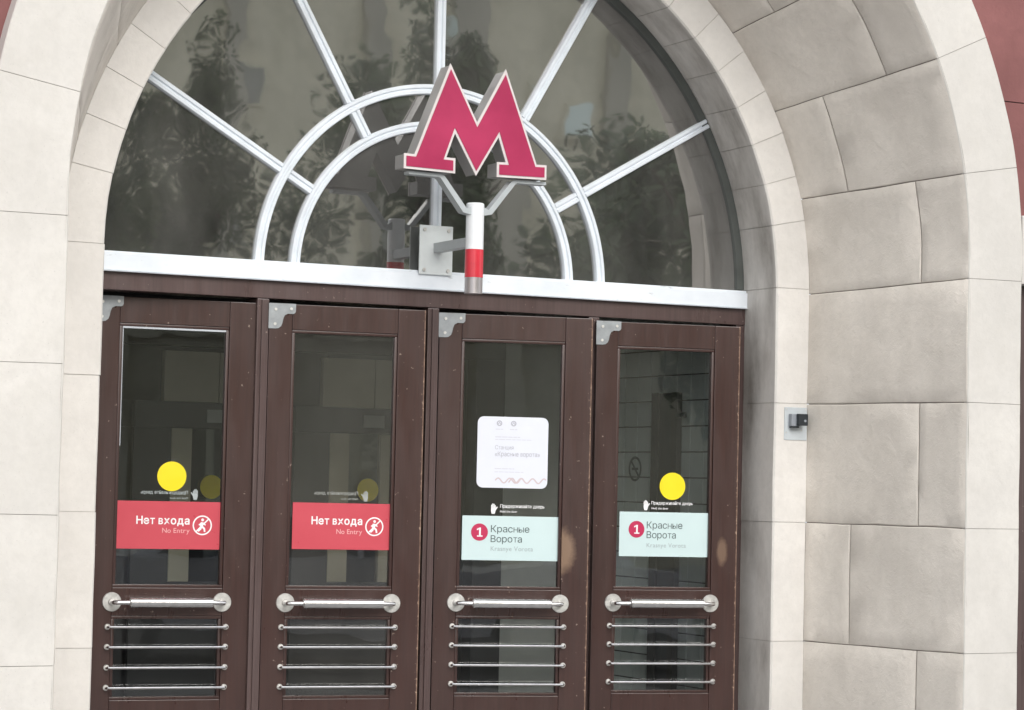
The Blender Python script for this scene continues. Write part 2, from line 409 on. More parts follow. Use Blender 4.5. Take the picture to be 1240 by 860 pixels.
outer = empty('outer_arch', (0, 0, 0), 0, 'wide outer stone arch with pale face ring and beige splayed reveal', 'arch')
JI = [z-Z1 for z in JZ[::-1]]+[0.0]+[R_(t)*R2 for t in (14.2, 27.8, 41.1, 54.8, 68.4, 82)]
JO = [z-ZO for z in JZ[::-1]]+[-.10]+[R_(t)*R3 for t in (10.1, 24.7, 39.0, 53.3, 67.6, 82)]
SPL = [.71, .29, .71, None, .71, .71, .30, .70, .28, .7, .3]
SPL = [.29, .71, .29, .71, None, .71, .30, .70, .28, .7, .3]
SPL[:4] = [.29, .71, .29, .71]
def splay_pt(ui, uo, t, side):
    xi, zi = on(R2, Z1, ui); xo, zo = on(R3, ZO, uo)
    return Vector((side*(xi+(xo-xi)*t), -A+(A-B)*t, zi+(zo-zi)*t))
def ring_pt(u, t, side):
    Rr = R3+(R4+(.022 if side < 0 else 0)-R3)*t
    if u <= 0: x, z = Rr, ZO+u
    else: a = u/R3; x, z = Rr*cos(a), ZO+Rr*sin(a)
    return Vector((side*x, -B, z))
def course(k): return JI[k], JI[k+1], JO[k], JO[k+1]
for side in (1, -1):
    for k in range(len(JI)-1):
        i0, i1, o0, o1 = course(k)
        cuts = [0, 1] if SPL[k] is None else [0, SPL[k], 1]
        nseg = 5 if i1 > 0 else 2
        for c0, c1 in zip(cuts, cuts[1:]):
            if c0 == 0: c0 = -.012
            link('reveal_stone', block(lambda s, t: splay_pt(i0+(i1-i0)*s, o0+(o1-o0)*s, c0+(c1-c0)*t, side), nseg+5, 6, .005, .06, M['splay'], side), outer)
        def rf(s, t): return ring_pt(o0+(o1-o0)*s, t, side)
        bm = bmesh.new(); rings = []; nn = 10
        g = .001
        for q in range(nn+1):
            u = o0+g+(o1-o0-2*g)*q/nn; a_, b_ = ring_pt(u, 0, side), ring_pt(u, 1, side)
            d = (b_-a_).normalized(); bv = .004
            rings.append([bm.verts.new(wob(p)) for p in (a_+Vector((0, .045, 0)), a_+Vector((0, bv, 0)), a_+d*bv, b_-d*bv, b_+Vector((0, bv, 0)), b_+Vector((0, .13, 0)))])
        for i in range(nn):
            for q in range(6): bm.faces.new((rings[i][q], rings[i][(q+1) % 6], rings[i+1][(q+1) % 6], rings[i+1][q]))
        bm.faces.new(rings[0]); bm.faces.new(rings[-1])
        link('ring_stone', mesh_from(bm, M['ring'], 'angle'), outer)
# keystones at the crown
i0, o0 = JI[-1], JO[-1]
def key_s(s, t):
    a, c = splay_pt(i0, o0, t, 1), splay_pt(i0, o0, t, -1); top = splay_pt(R2*pi/2, R3*pi/2, t, 1)
    m = a.lerp(c, s); m.z += (top.z-a.z)*(1-(2*s-1)**2); return m
link('reveal_keystone', block(key_s, 4, 2, .006, .06, M['splay'], 1), outer)
bm = bmesh.new(); t0 = R_(82)+.001
prism(bm, [(Rr*cos(t), ZO+Rr*sin(t)) for Rr, t in ((R3, t0), (R4, t0), (R4, pi/2), (R4, pi-t0), (R3, pi-t0), (R3, pi/2))], -B-.003, -B+.13)
link('ring_keystone', mesh_from(bm, M['ring']), outer)
bm = bmesh.new()
for side in (1, -1):
    def pf(v, side=side):
        if v <= 0: ui, uo = v*Z1, v*ZO
        else: ui, uo = v*R2*pi/2, v*R3*pi/2
        out = []
        for t in (0, .5, 1):
            p = splay_pt(ui, uo, t, side)
            cen = Vector((0, p.y, max(0, 0) + (Z1 if ui > 0 else p.z)))
            out.append(p+(p-cen).normalized()*.008)
        q = ring_pt(uo, 0, side)
        out.append(q+Vector((0, .0055, 0))+(q-Vector((0, q.y, ZO if uo > 0 else q.z))).normalized()*.008); out.append(ring_pt(uo, .985, side)+Vector((0, .0055, 0)))
        return out
    arcstrip(bm, pf, [-1+.004, -.5, 0]+[k/30 for k in range(1, 31)])
link('mortar', mesh_from(bm, M['mortar']), outer)

# ------------------------------------------------------------------ red wall, impost band, wall mass
YR = -B+.085
wall = empty('red_wall', (0, 0, 0), 0, 'dull red stone wall outside the pale outer arch ring', 'wall')
rows = [2.862, 3.372, 3.90, 4.43, 4.96, 5.5]
RM = 2.2
for k in range(len(rows)-1):
    z0, z1 = rows[k]+.0025, rows[k+1]-.0025
    for side in (1, -1):
        e = []
        for q in range(9):
            z = z0+(z1-z0)*q/8; dz = z-ZO
            e.append((math.sqrt(max(0, RM*RM-dz*dz)), z))
        xo = 3.1 if k % 2 else 3.5
        bm = bmesh.new(); prism(bm, [(side*x, z) for x, z in e]+[(side*xo, z1), (side*xo, z0)], YR, YR+.08)
        link('red_stone', mesh_from(bm, M['red']), wall)
        x = xo+.005
        while x < 6:
            link('red_stone', boxm(min(side*x, side*(x+1.0)), max(side*x, side*(x+1.0)), YR, YR+.08, z0, z1, M['red'], .004), wall); x += 1.005
bm = bmesh.new()
for side in (1, -1):
    pts = [(RM*cos(t), ZO+RM*sin(t)) for t in [R_(3+87*k/20) for k in range(21)]]
    prism(bm, [(side*x, z) for x, z in pts]+[(0, 9), (side*8, 9), (side*8, ZO+.11)], YR+.012, YR+.10)
link('mortar', mesh_from(bm, M['mortar']), wall)
bm = bmesh.new(); box(bm, -8, 8, YR, YR+.3, 5.5, 9); link('upper_wall', mesh_from(bm, M['red']), wall)
for side, lb in ((1, 'pale impost band between the right side doorway and the red wall'), (-1, 'pale impost band left of the outer arch at springing height')):
    x0, x1 = sorted((side*(R4+.002), side*6))
    o = link('impost_band', boxm(x0, x1, -B+.004, YR+.25, 2.556, 2.859, M['ring'], .005)); tag(o, lb, 'wall band')
# masonry beside the arch
for side in (1, -1):
    x0, x1 = sorted((side*3.3, side*6)) if side > 0 else (-6, -R4-.002)
    o = link('side_pier', boxm(x0, x1, YR, YR+.4, 0, 2.55, M['ring'], .004)); tag(o, 'pale stone pier at the %s end of the facade' % ('right' if side > 0 else 'left'), 'pier')

# ------------------------------------------------------------------ fan window
ZC, RM_, RS = 2.5252, .8294, .6649
fan = empty('fanlight_window', (0, 0, ZC), 0, 'half-round fan window with white glazing bars above the doors', 'window')
def fl(name, me): o = link(name, me, fan); o.matrix_parent_inverse = Matrix.Translation((0, 0, -ZC)); return o
PROF = [(-.0225, .03), (-.0225, -.006), (-.019, -.011), (-.007, -.011), (-.0025, -.003), (.0025, -.003), (.007, -.011), (.019, -.011), (.0225, -.006), (.0225, .03)]
def sweep(path):   # path: list of (x,z, nx,nz) centre and across direction
    bm = bmesh.new(); rings = []
    for x, z, nx, nz in path: rings.append([bm.verts.new((x+nx*w, y, z+nz*w)) for w, y in PROF])
    n = len(PROF)
    for i in range(len(rings)-1):
        for k in range(n): bm.faces.new((rings[i][k], rings[i][(k+1) % n], rings[i+1][(k+1) % n], rings[i+1][k]))
    bm.faces.new(rings[0]); bm.faces.new(rings[-1]); return mesh_from(bm, M['white'], 'angle')
SILL_T = 2.551
for rr in (RM_, RS):
    a0 = math.asin((SILL_T-ZC)/rr)
    fl('curved_glazing_bar', sweep([(rr*cos(t), ZC+rr*sin(t), cos(t), sin(t)) for t in [a0+(pi-2*a0)*k/64 for k in range(65)]]))
for deg in (30, 60, 90, 120, 150):
    t = R_(deg); segs = [(RS+.0225, RM_-.0225), (RM_+.0225, 1.594)]
    if deg == 90: segs.insert(0, (SILL_T-ZC, RS-.0225))
    for r0, r1 in segs:
        fl('straight_glazing_bar', sweep([(r*cos(t), ZC+r*sin(t), -sin(t), cos(t)) for r in (r0, r1)]))
def pane(r0, r1, d0, d1, n):
    pts = []
    def P(r, t):
        x, z = r*cos(t), ZC+r*sin(t)
        return (x, max(z, SILL_T-.01))
    ts = [R_(d0+(d1-d0)*k/n) for k in range(n+1)]
    pts = [P(r1, t) for t in ts]
    pts += [P(r0, t) for t in ts[::-1]] if r0 > .01 else [(0, SILL_T-.01)]
    cl = []
    for p in pts:
        if not cl or (abs(p[0]-cl[-1][0])+abs(p[1]-cl[-1][1])) > 1e-4: cl.append(p)
    cx = sum(p[0] for p in cl)/len(cl); cz = sum(p[1] for p in cl)/len(cl)
    bm = bmesh.new(); prism(bm, [(x-cx, z-cz) for x, z in cl], -.002, .002)
    o = fl('glass_pane', mesh_from(bm, M['lunette_glass'])); o.location = (cx, .012, cz)
    o.rotation_euler = (R_(random.uniform(-.22, .22)), 0, R_(random.uniform(-.3, .3)))
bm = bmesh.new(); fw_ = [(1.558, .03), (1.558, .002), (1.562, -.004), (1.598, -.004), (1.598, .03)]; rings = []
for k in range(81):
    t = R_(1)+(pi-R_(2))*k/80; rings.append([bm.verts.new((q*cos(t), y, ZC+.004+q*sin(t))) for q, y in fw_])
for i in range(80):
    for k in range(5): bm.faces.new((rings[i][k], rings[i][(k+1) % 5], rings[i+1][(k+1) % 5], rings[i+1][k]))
fl('reflection_band', mesh_from(bm, M['slate'], 'angle'))  # added dark arc in place of the reveal's reflection at the glass edge
for r0, r1, lst in ((0, RS, [(0, 90), (90, 180)]), (RS, RM_, [(30*k, 30*k+30) for k in range(6)]), (RM_, RI+.02, [(30*k, 30*k+30) for k in range(6)])):
    for d0, d1 in lst: pane(r0, r1, d0, d1, 12)
bm = bmesh.new(); box(bm, -RI, RI, -.034, .05, 2.470, 2.540, .003); box(bm, -RI, RI, -.022, .05, 2.541, SILL_T, .002); box(bm, -RI, RI, -.040, -.005, 2.4665, 2.4685, 0)
fl('sill', mesh_from(bm, M['sill']))

# ------------------------------------------------------------------ door frame
fr = empty('door_frame', (0, 0, 0), 0, 'fixed brown wooden door frame with lintel and posts under the fan window', 'door frame')
link('lintel', boxm(-RI, RI, -.016, .13, 2.391, 2.466, M['wood_frame'], .003), fr)
for x in (-1.577, -.807, -.008, .797, 1.577):
    w = .027 if abs(x) < 1 else .023
    link('post', boxm(x-w, x+w, -.014, .13, 0, 2.3895, M['wood_frame'], .004), fr)
    if abs(x) < 1: link('post_bead', boxm(x-.008, x+.010, -.022, -.0135, 0, 2.385, M['wood_frame'], .002), fr)

# ------------------------------------------------------------------ doors
U0, U1, TH = .032, .727, .045
MESH = {}
def door_meshes():
    W_ = M['wood']
    MESH['left_stile'] = boxm(U0, .1335, 0, TH, .02, 2.370, W_, .003)
    MESH['right_stile'] = boxm(.6035, U1, 0, TH, .02, 2.370, W_, .003)
    MESH['top_rail'] = boxm(.1345, .6025, .001, TH-.001, 2.262, 2.370, W_, .002)
    MESH['middle_rail'] = boxm(.1345, .6025, .001, TH-.001, 1.046, 1.162, W_, .002)
    MESH['bottom_rail'] = boxm(.1345, .6025, .001, TH-.001, .02, .697, W_, .002)
    def mould(x0, x1, z0, z1):
        bm = bmesh.new(); w, d = .013, .005
        for (a, b, c, e) in ((x0, x1, z1-w, z1), (x0, x1, z0, z0+w), (x0, x0+w, z0+w, z1-w), (x1-w, x1, z0+w, z1-w)):
            box(bm, a, b, d, TH-d, c, e, .003)
        return mesh_from(bm, W_, 'angle')
    MESH['glazing_moulding'] = mould(.1345, .6025, 1.1625, 2.2615)
    MESH['lower_moulding'] = mould(.1345, .6025, .6975, 1.0455)
    MESH['glass_pane'] = boxm(.145, .592, .020, .024, 1.173, 2.251, M['door_glass'])
    MESH['lower_glass_pane'] = boxm(.145, .592, .020, .024, .708, 1.035, M['door_glass'])
    z = 1.103; pth = [(.133, 0, z), (.133, -.040, z), (.137, -.052, z), (.149, -.058, z), (.2, -.058, z), (.55, -.058, z), (.585, -.058, z), (.597, -.052, z), (.601, -.040, z), (.601, 0, z)]
    MESH['push_handle'] = tubem(pth, .0095, M['steel'])
    MESH['grip_sleeve'] = tubem([(.196, -.058, z), (.199, -.058, z), (.545, -.058, z), (.548, -.058, z)], [.014, .0205, .0205, .014], M['steel'], 24)
    bm = bmesh.new(); disc_y(bm, .133, z, .040, -.006, 0, 32, .002); disc_y(bm, .133, z, .015, -.012, -.006, 20, .002); MESH['mounting_disc_l'] = mesh_from(bm, M['disc_steel'], 'angle')
    bm = bmesh.new(); disc_y(bm, .601, z, .040, -.006, 0, 32, .002); disc_y(bm, .601, z, .015, -.012, -.006, 20, .002); MESH['mounting_disc_r'] = mesh_from(bm, M['disc_steel'], 'angle')
    for q, zz in enumerate((1.0, .917, .832, .749)):
        bm = bmesh.new(); tube(bm, [(.118, 0, zz), (.118, -.022, zz), (.122, -.028, zz), (.135, -.031, zz), (.60, -.031, zz), (.615, -.028, zz), (.620, -.022, zz), (.620, 0, zz)], .0052, 10)
        MESH['guard_bar%d' % q] = mesh_from(bm, M['steel'], 'angle')
        for s_, uu in (('l', .118), ('r', .620)):
            bm = bmesh.new(); disc_y(bm, uu, zz, .0125, -.005, 0, 16, .0015); MESH['guard_disc%d%s' % (q, s_)] = mesh_from(bm, M['disc_steel'], 'angle')
    # the stepped corner plate of the top pivot
    pts = [(U0-.004, 2.372), (.146, 2.372)]
    pts += [(.146, 2.340), (.143, 2.333), (.136, 2.329)] + [(.112+.0*k, 2.329) for k in (0,)]
    pts += [(.098, 2.322), (.092, 2.308), (.088, 2.288), (.083, 2.275), (.072, 2.266), (.060, 2.264), (U0-.004, 2.264)]
    bm = bmesh.new(); prism(bm, pts, -.004, .0); 
    MESH['pivot_plate'] = mesh_from(bm, M['pivot'])
    for q, (x_, z_) in enumerate(((.058, 2.346), (.126, 2.350), (.056, 2.284))):
        bm = bmesh.new(); disc_y(bm, x_, z_, .0065, -.0065, -.004, 10); MESH['screw%d' % q] = mesh_from(bm, M['disc_steel'])
    # same bars on the inner side
door_meshes()
def part(key, parent, name=None, mat=None):
    me = MESH[key]
    if mat: me = me.copy(); me.materials.clear(); me.materials.append(mat)
    return link(name or key, me, parent)
def base_door(loc, ang, label, worn=None, gl=None):
    d = empty('entrance_door', loc, R_(ang), label, 'door', 'wooden entrance doors')
    for k in ('left_stile', 'top_rail', 'middle_rail', 'bottom_rail', 'glazing_moulding', 'lower_moulding'): part(k, d)
    part('glass_pane', d, None, gl); part('lower_glass_pane', d, None, gl)
    part('right_stile', d, None, worn)
    h = part('push_handle', d); part('grip_sleeve', h); part('mounting_disc_l', h, 'mounting_disc'); part('mounting_disc_r', h, 'mounting_disc')
    for q in range(4):
        b = part('guard_bar%d' % q, d, 'guard_bar'); part('guard_disc%dl' % q, b, 'guard_disc'); part('guard_disc%dr' % q, b, 'guard_disc')
    p = part('pivot_plate', d); [part('screw%d' % q, p, 'screw') for q in range(3)]
    return d
YS = .0185     # outer face of stickers, just proud of the glass
def sheet(x0, x1, z0, z1, mat, y=YS, th=.0012, rad=0.):
    if not rad: return boxm(x0, x1, y, y+th, z0, z1, mat)
    pts = []
    for cx, cz, a0 in ((x1-rad, z1-rad, 0), (x0+rad, z1-rad, 90), (x0+rad, z0+rad, 180), (x1-rad, z0+rad, 270)):
        pts += [(cx+rad*cos(R_(a0+15*k)), cz+rad*sin(R_(a0+15*k))) for k in range(7)]
    bm = bmesh.new(); prism(bm, pts, y, y+th); return mesh_from(bm, mat)
def bar2(p, q, w):
    d = Vector((q[0]-p[0], q[1]-p[1])); n = Vector((-d.y, d.x)).normalized()*w/2
    return [(p[0]+n.x, p[1]+n.y), (p[0]-n.x, p[1]-n.y), (q[0]-n.x, q[1]-n.y), (q[0]+n.x, q[1]+n.y)]
def hold_notice(d, hx, hz, tx0, tx1, tz0, tz1, ux0, ux1, uz0, uz1, mirror):
    """palm symbol with two lines of small white print"""
    y = .0263 if mirror else YS-.0008
    s = -1 if mirror else 1
    bm = bmesh.new(); k = .024
    palm = [(-.40, -.95), (.30, -.95), (.50, -.35), (.50, .15), (-.55, .15), (-.60, -.35)]
    def T(pts): return [(hx+s*px*k*.8, hz+pz*k) for px, pz in pts]
    prism(bm, T(palm), y, y+.0004)
    for fx, top, w in ((-.46, .72, .22), (-.18, .95, .24), (.11, .90, .24), (.39, .66, .22)):
        prism(bm, T([(fx-w/2, .14), (fx+w/2, .14), (fx+w/2, top-.08), (fx+.04, top), (fx-.04, top), (fx-w/2, top-.08)]), y+.00002, y+.0004)
    prism(bm, T([(.46, -.45), (.62, -.15), (1.0, .28), (.84, .42), (.52, .12), (.44, .05)]), y+.00004, y+.0004)
    o = link('hold_door_notice', mesh_from(bm, M['print_w']), d); o['label'] = 'small white palm symbol and wording above the sign' + (', seen mirrored' if mirror else '')
    link('lettering', text_mesh('Придерживайте дверь', tx0, tx1, tz0, tz1, y, M['print_w'], mirror, .012), o)
    link('lettering', text_mesh('Hold the door', ux0, ux1, uz0, uz1, y, M['print_w'], mirror, .012), o)
def no_entry(d, x0, x1, z0, z1, tx, nx, ic):
    s = link('no_entry_sign', sheet(x0, x1, z0, z1, M['redsign'], .0165), d); s['label'] = 'red no entry sticker with white lettering and a crossed-out walking figure'
    y = .0157
    link('lettering', text_mesh('Нет входа', *tx, y, M['print_w'], False, .022), s)
    link('lettering', text_mesh('No Entry', *nx, y, M['print_p'], False, .004), s)
    cx, cz, r = ic
    f = lambda pts: [(cx+px*r, cz+pz*r) for px, pz in pts]
    man = [bar2(*f([(-.02, .30), (-.10, -.12)]), .30*r), bar2(*f([(-.06, -.10), (.22, -.34)]), .20*r), bar2(*f([(.21, -.30), (.26, -.66)]), .18*r),
           bar2(*f([(-.10, -.10), (-.20, -.42)]), .19*r), bar2(*f([(-.19, -.38), (-.42, -.60)]), .17*r), bar2(*f([(.0, .28), (.34, .02)]), .13*r), bar2(*f([(-.04, .26), (-.36, .02)]), .13*r),
           f([(.02+.15*cos(R_(q*45)), .55+.15*sin(R_(q*45))) for q in range(8)]), bar2(*f([(-.62, -.62), (.62, .62)]), .13*r)]
    bm = bmesh.new()
    for k in range(40):
        a, b = 2*pi*k/40, 2*pi*(k+1)/40
        prism(bm, [(cx+q*r*cos(t), cz+q*r*sin(t)) for q, t in ((.86, a), (1, a), (1, b), (.86, b))], y, y+.0004)
    for k, m_ in enumerate(man): prism(bm, m_, y-.00003*k, y+.0004)
    link('walking_figure_symbol', mesh_from(bm, M['print_w']), s)
def station_sign(d, x0, x1, z0, z1, badge, t1, t2, t3):
    s = link('station_sign', sheet(x0, x1, z0, z1, M['whitesign'], .0165), d); s['label'] = 'white station name sticker with a round red line number'
    y = .0157; cx, cz, r = badge
    b = link('line_badge', discm(cx, cz, r, y, y+.0005, M['line_red']), s)
    bm = bmesh.new(); q = y-.0004
    prism(bm, [(cx-.002, cz-.014), (cx+.006, cz-.014), (cx+.006, cz+.020), (cx-.001, cz+.020), (cx-.002, cz+.017)], q, y)
    prism(bm, [(cx-.0025, cz+.012), (cx-.0025, cz+.019), (cx-.012, cz+.014), (cx-.012, cz+.008)], q+.0001, y)
    prism(bm, [(cx-.011, cz-.020), (cx+.014, cz-.020), (cx+.014, cz-.0145), (cx-.011, cz-.0145)], q+.0001, y)
    link('badge_numeral', mesh_from(bm, M['print_w']), s)
    link('lettering', text_mesh('Красные', *t1, y, M['print_d'], False, 0), s)
    link('lettering', text_mesh('Ворота', *t2, y, M['print_d'], False, 0), s)
    link('lettering', text_mesh('Krasnye Vorota', *t3, y, M['print_g'], False, 0), s)
def yellow(d, x, z):
    o = link('yellow_dot', discm(x, z, .062, YS-.001, YS+.0005, M['yellow'], 48), d); o['label'] = 'round yellow warning sticker on the glass'
d1 = base_door((-1.544, .08, 0), -6.1, 'leftmost brown door with red no entry sign and a bright yellow dot above it', None, M['clear_glass'])
yellow(d1, .376, 1.627)
no_entry(d1, .146, .588, 1.323, 1.522, (.230, .457, 1.427, 1.459), (.341, .458, 1.391, 1.412), (.512, 1.424, .0415))
hold_notice(d1, .480, 1.553, .248, .449, 1.553, 1.567, .370, .449, 1.533, 1.541, True)
bm = bmesh.new(); box(bm, .1476, .589, .006, .0198, 2.240, 2.2478, .001); box(bm, .1476, .151, .006, .0198, 1.75, 2.2395, .001)  # added strip: the moulding's lit edge put into its pale colour
o = link('lit_edge_strip', mesh_from(bm, M['lit_edge']), d1); o['label'] = 'pale grey strip coloured as the lit moulding edge along the top of the glass'
d2 = base_door((-.811, -.012, 0), -8.0, 'second brown door from the left, red no entry sign, no dot on glass', None, M['hazy_glass'])
no_entry(d2, .160, .595, 1.330, 1.528, (.243, .468, 1.437, 1.469), (.354, .468, 1.397, 1.418), (.522, 1.430, .0405))
hold_notice(d2, .482, 1.560, .255, .449, 1.564, 1.578, .372, .449, 1.543, 1.552, True)
d3 = base_door((-.005, .002, 0), -14.7, 'brown door with white paper notice above its station sign and a large worn patch', M['wood_worn_a'])
station_sign(d3, .157, .593, 1.289, 1.484, (.235, 1.412, .038), (.286, .460, 1.413, 1.443), (.286, .427, 1.369, 1.399), (.287, .478, 1.331, 1.352))
hold_notice(d3, .296, 1.516, .326, .526, 1.521, 1.536, .326, .403, 1.500, 1.510, False)
d4 = base_door((.76, -.045, 0), -10.4, 'rightmost brown door with white station sign and a yellow dot above it', M['wood_worn_b'])
station_sign(d4, .163, .596, 1.312, 1.513, (.245, 1.434, .038), (.294, .466, 1.439, 1.470), (.294, .435, 1.395, 1.426), (.295, .484, 1.354, 1.374))
hold_notice(d4, .289, 1.544, .315, .515, 1.548, 1.562, .316, .397, 1.526, 1.536, False)
yellow(d4, .415, 1.632)
# paper notice taped on the third door
a3 = R_(-14.7)
po = empty('paper_notice', (-.005, .002, 0), a3, 'white rounded paper notice with faint grey text and wavy ornament stuck on door glass', 'notice')
link('sheet', sheet(.216, .536, 1.608, 1.922, M['paper'], .0145, .001, .028), po)
yy = .0138
link('lettering', text_mesh('Станция', .296, .380, 1.778, 1.796, yy, M['print_pg'], False, 0), po)
link('lettering', text_mesh('«Красные ворота»', .296, .500, 1.748, 1.768, yy, M['print_pg'], False, .008), po)
def faint_line(x0, x1, z, h, seed):
    """a line of print too small and blurred to read"""
    rnd = random.Random(seed); bm = bmesh.new(); x = x0
    while x < x1-.004:
        w = min(rnd.uniform(.012, .030), x1-x); prism(bm, [(x, z), (x+w, z), (x+w, z+h), (x, z+h)], yy, yy+.0003); x += w+.003
    return mesh_from(bm, M['print_pf'])
for k, (a_, b_, z_, h_) in enumerate(((.296, .408, 1.831, .0035), (.296, .460, 1.820, .003), (.296, .385, 1.691, .0035), (.296, .430, 1.677, .003))):
    link('small_print', faint_line(a_, b_, z_, h_, k), po)
for cx in (.314, .378):
    link('round_logo', ringm(cx, 1.893, .0075, .0125, yy, yy+.0004, M['print_pg'], 24, [bar2((cx-.006, 1.888), (cx, 1.898), .003), bar2((cx, 1.898), (cx+.006, 1.888), .003)]), po)
    link('small_print', faint_line(cx-.017, cx+.017, 1.865, .0035, 9), po)
bm = bmesh.new(); P0 = None
for ph, x0, x1 in ((0, .300, .530), (pi*.9, .300, .530)):
    P0 = None
    for k in range(120):
        x = x0+(x1-x0)*k/119; z = 1.641+.0105*sin((x-.3)*2*pi/.052*(1 if ph == 0 else 1.22)+ph)
        if ph and not (30 < k < 70): P0 = None; continue
        if P0: prism(bm, bar2(P0, (x, z), .006), yy-.00001*(k % 7)-(.0001 if ph else 0), yy+.0004)
        P0 = (x, z)
link('wavy_ornament', mesh_from(bm, M['print_pk']), po)

# ------------------------------------------------------------------ metro sign
sg = empty('metro_sign', (-.017, -.4, 2.64), 0, 'red letter M sign on a forked bracket and striped tube before the fan window', 'sign')
def sl(name, me, par=None):
    o = link(name, me, par or sg)
    if par is None: o.matrix_parent_inverse = Matrix.Translation((.017, .4, -2.64))
    return o
CX = -.030
half = [(0, 3.150), (.131, 3.389), (.287, 2.995), (.334, 2.996), (.334, 2.938), (.1015, 2.934), (.1015, 2.992), (.145, 2.993), (.104, 3.108), (0, 2.934)]
out = [(CX+x, z) for x, z in half] + [(CX-x, z) for x, z in half[-2:0:-1]]
def inset(pts, d):
    n = len(pts); res = []
    area = sum(pts[i][0]*pts[(i+1) % n][1]-pts[(i+1) % n][0]*pts[i][1] for i in range(n)); s = 1 if area > 0 else -1
    for i in range(n):
        p0, p1, p2 = Vector(pts[i-1]), Vector(pts[i]), Vector(pts[(i+1) % n])
        e1, e2 = (p1-p0).normalized(), (p2-p1).normalized()
        n1, n2 = Vector((-e1.y, e1.x))*s, Vector((-e2.y, e2.x))*s
        b = n1+n2; k = d/max(.22, (1+n1.dot(n2))) if True else 0
        res.append(tuple(p1+b*k))
    return res
bm = bmesh.new(); prism(bm, out, -.442, -.352); sl('letter_box', mesh_from(bm, M['side_grey']))
bm = bmesh.new(); prism(bm, inset(out, -.003), -.449, -.4425); sl('letter_rim', mesh_from(bm, M['rim']))
bm = bmesh.new(); prism(bm, inset(out, .0075), -.452, -.4495); sl('letter_face', mesh_from(bm, M['mred']))
TX = -.006
sl('tube_upper', tubem([(TX, -.4, 2.619), (TX, -.4, 2.812), (TX, -.4, 2.817)], [.0385, .0385, .034], M['tubew'], 36))
sl('tube_red_band', tubem([(TX, -.4, 2.499), (TX, -.4, 2.6185)], .0395, M['tuber'], 36))
sl('tube_end', tubem([(TX, -.4, 2.430), (TX, -.4, 2.4985)], .0385, M['tubeg'], 36))
def strap(side):
    xs = [(TX+side*.030, 2.800), (TX+side*.052, 2.790), (TX+side*.160, 2.921), (TX+side*.180, 2.927), (TX+side*.325, 2.929)]
    t = .011; bm = bmesh.new()
    lo = [(TX+side*.030, 2.764), (TX+side*.068, 2.772), (TX+side*.176, 2.908), (TX+side*.186, 2.914), (TX+side*.325, 2.916)]
    rings = []
    for (x0, z0), (x1, z1) in zip(xs, lo): rings.append([bm.verts.new(p) for p in ((x0, -.425, z0), (x0, -.375, z0), (x1, -.375, z1), (x1, -.425, z1))])
    for i in range(len(rings)-1):
        for k in range(4): bm.faces.new((rings[i][k], rings[i][(k+1) % 4], rings[i+1][(k+1) % 4], rings[i+1][k]))
    bm.faces.new(rings[0]); bm.faces.new(rings[-1]); return mesh_from(bm, M['bracket'])
sl('fork_arm', strap(1)); sl('fork_arm', strap(-1))
sl('wall_arm', boxm(-.032, .008, -.372, -.046, 2.630, 2.672, M['bracket'], .003))
pl = sl('wall_plate', boxm(-.098, .062, -.046, -.036, 2.533, 2.749, M['plate'], .003))
for x in (-.076, .040):
    for z in (2.553, 2.729):
        bm = bmesh.new(); disc_y(bm, x, z, .0085, -.052, -.046, 6); link('bolt', mesh_from(bm, M['disc_steel']), pl)

# ------------------------------------------------------------------ small sensor on the right jamb
se = empty('wall_sensor', (1.715, -A, 1.93), 0, 'small black and grey sensor on a pale plate on the right jamb', 'sensor')
def sn(name, me): o = link(name, me, se); o.matrix_parent_inverse = Matrix.Translation((-1.715, A, -1.93)); return o
sn('back_plate', boxm(1.650, 1.773, -A-.005, -A-.002, 1.856, 2.006, M['haze_pl'], .001))
sn('grey_cover', boxm(1.672, 1.715, -A-.030, -A-.005, 1.919, 1.975, M['grey_pl'], .003))
sn('black_housing', boxm(1.698, 1.748, -A-.052, -A-.0305, 1.922, 1.976, M['dark'], .003))
sn('lens', discm(1.731, 1.944, .006, -A-.055, -A-.052, M['grey_pl'], 16))
sn('clamp', boxm(1.676, 1.712, -A-.034, -A-.006, 1.911, 1.9185, M['dark'], .001))
for x, z in ((1.659, 1.998), (1.659, 1.890), (1.742, 1.900), (1.765, 1.997)):
    bm = bmesh.new(); disc_y(bm, x, z, .0035, -A-.0065, -A-.005, 8); sn('screw', mesh_from(bm, M['disc_steel']))

# ------------------------------------------------------------------ inside the vestibule
def struct(name, me): o = link(name, me); o['kind'] = 'structure'; return o
XW = 1.75
struct('interior_floor', boxm(-3.2, 3.2, .14, 6, -.1, 0.004, M['pave']))
struct('interior_ceiling', boxm(-3.2, 3.2, .16, 6, 4.4, 4.6, M['ceil_in']))
struct('interior_wall', boxm(-3.2, 3.2, 5.4, 5.6, 0, 4.4, M['dk_in']))
struct('interior_wall', boxm(-2.0, -XW, .145, 5.4, 0, 4.4, M['grey_in']))
struct('interior_wall', boxm(XW+.03, 2.0, .145, 5.4, 0, 4.4, M['grey_in']))
struct('interior_wall', boxm(1.17, XW+.029, 1.62, 1.75, 0, 4.4, M['grey_in']))
tw = empty('tiled_wall', (XW, 0, 0), 0, 'grey green tiled side wall seen through the glass of the rightmost door', 'wall')
def twl(name, me): o = link(name, me, tw); o.matrix_parent_inverse = Matrix.Translation((-XW, 0, 0)); return o
twl('grout', boxm(XW+.004, XW+.029, .15, 1.62, 0, 2.9, M['grout']))
tm = boxm(-.0, .008, .003, .128, .003, .125, M['tile'], .0012)
for i in range(11):
    for j in range(21):
        o = link('tile', tm, tw); o.location = (-.004+random.uniform(-.0006, .0006), .18+.131*i, .14+.128*j)
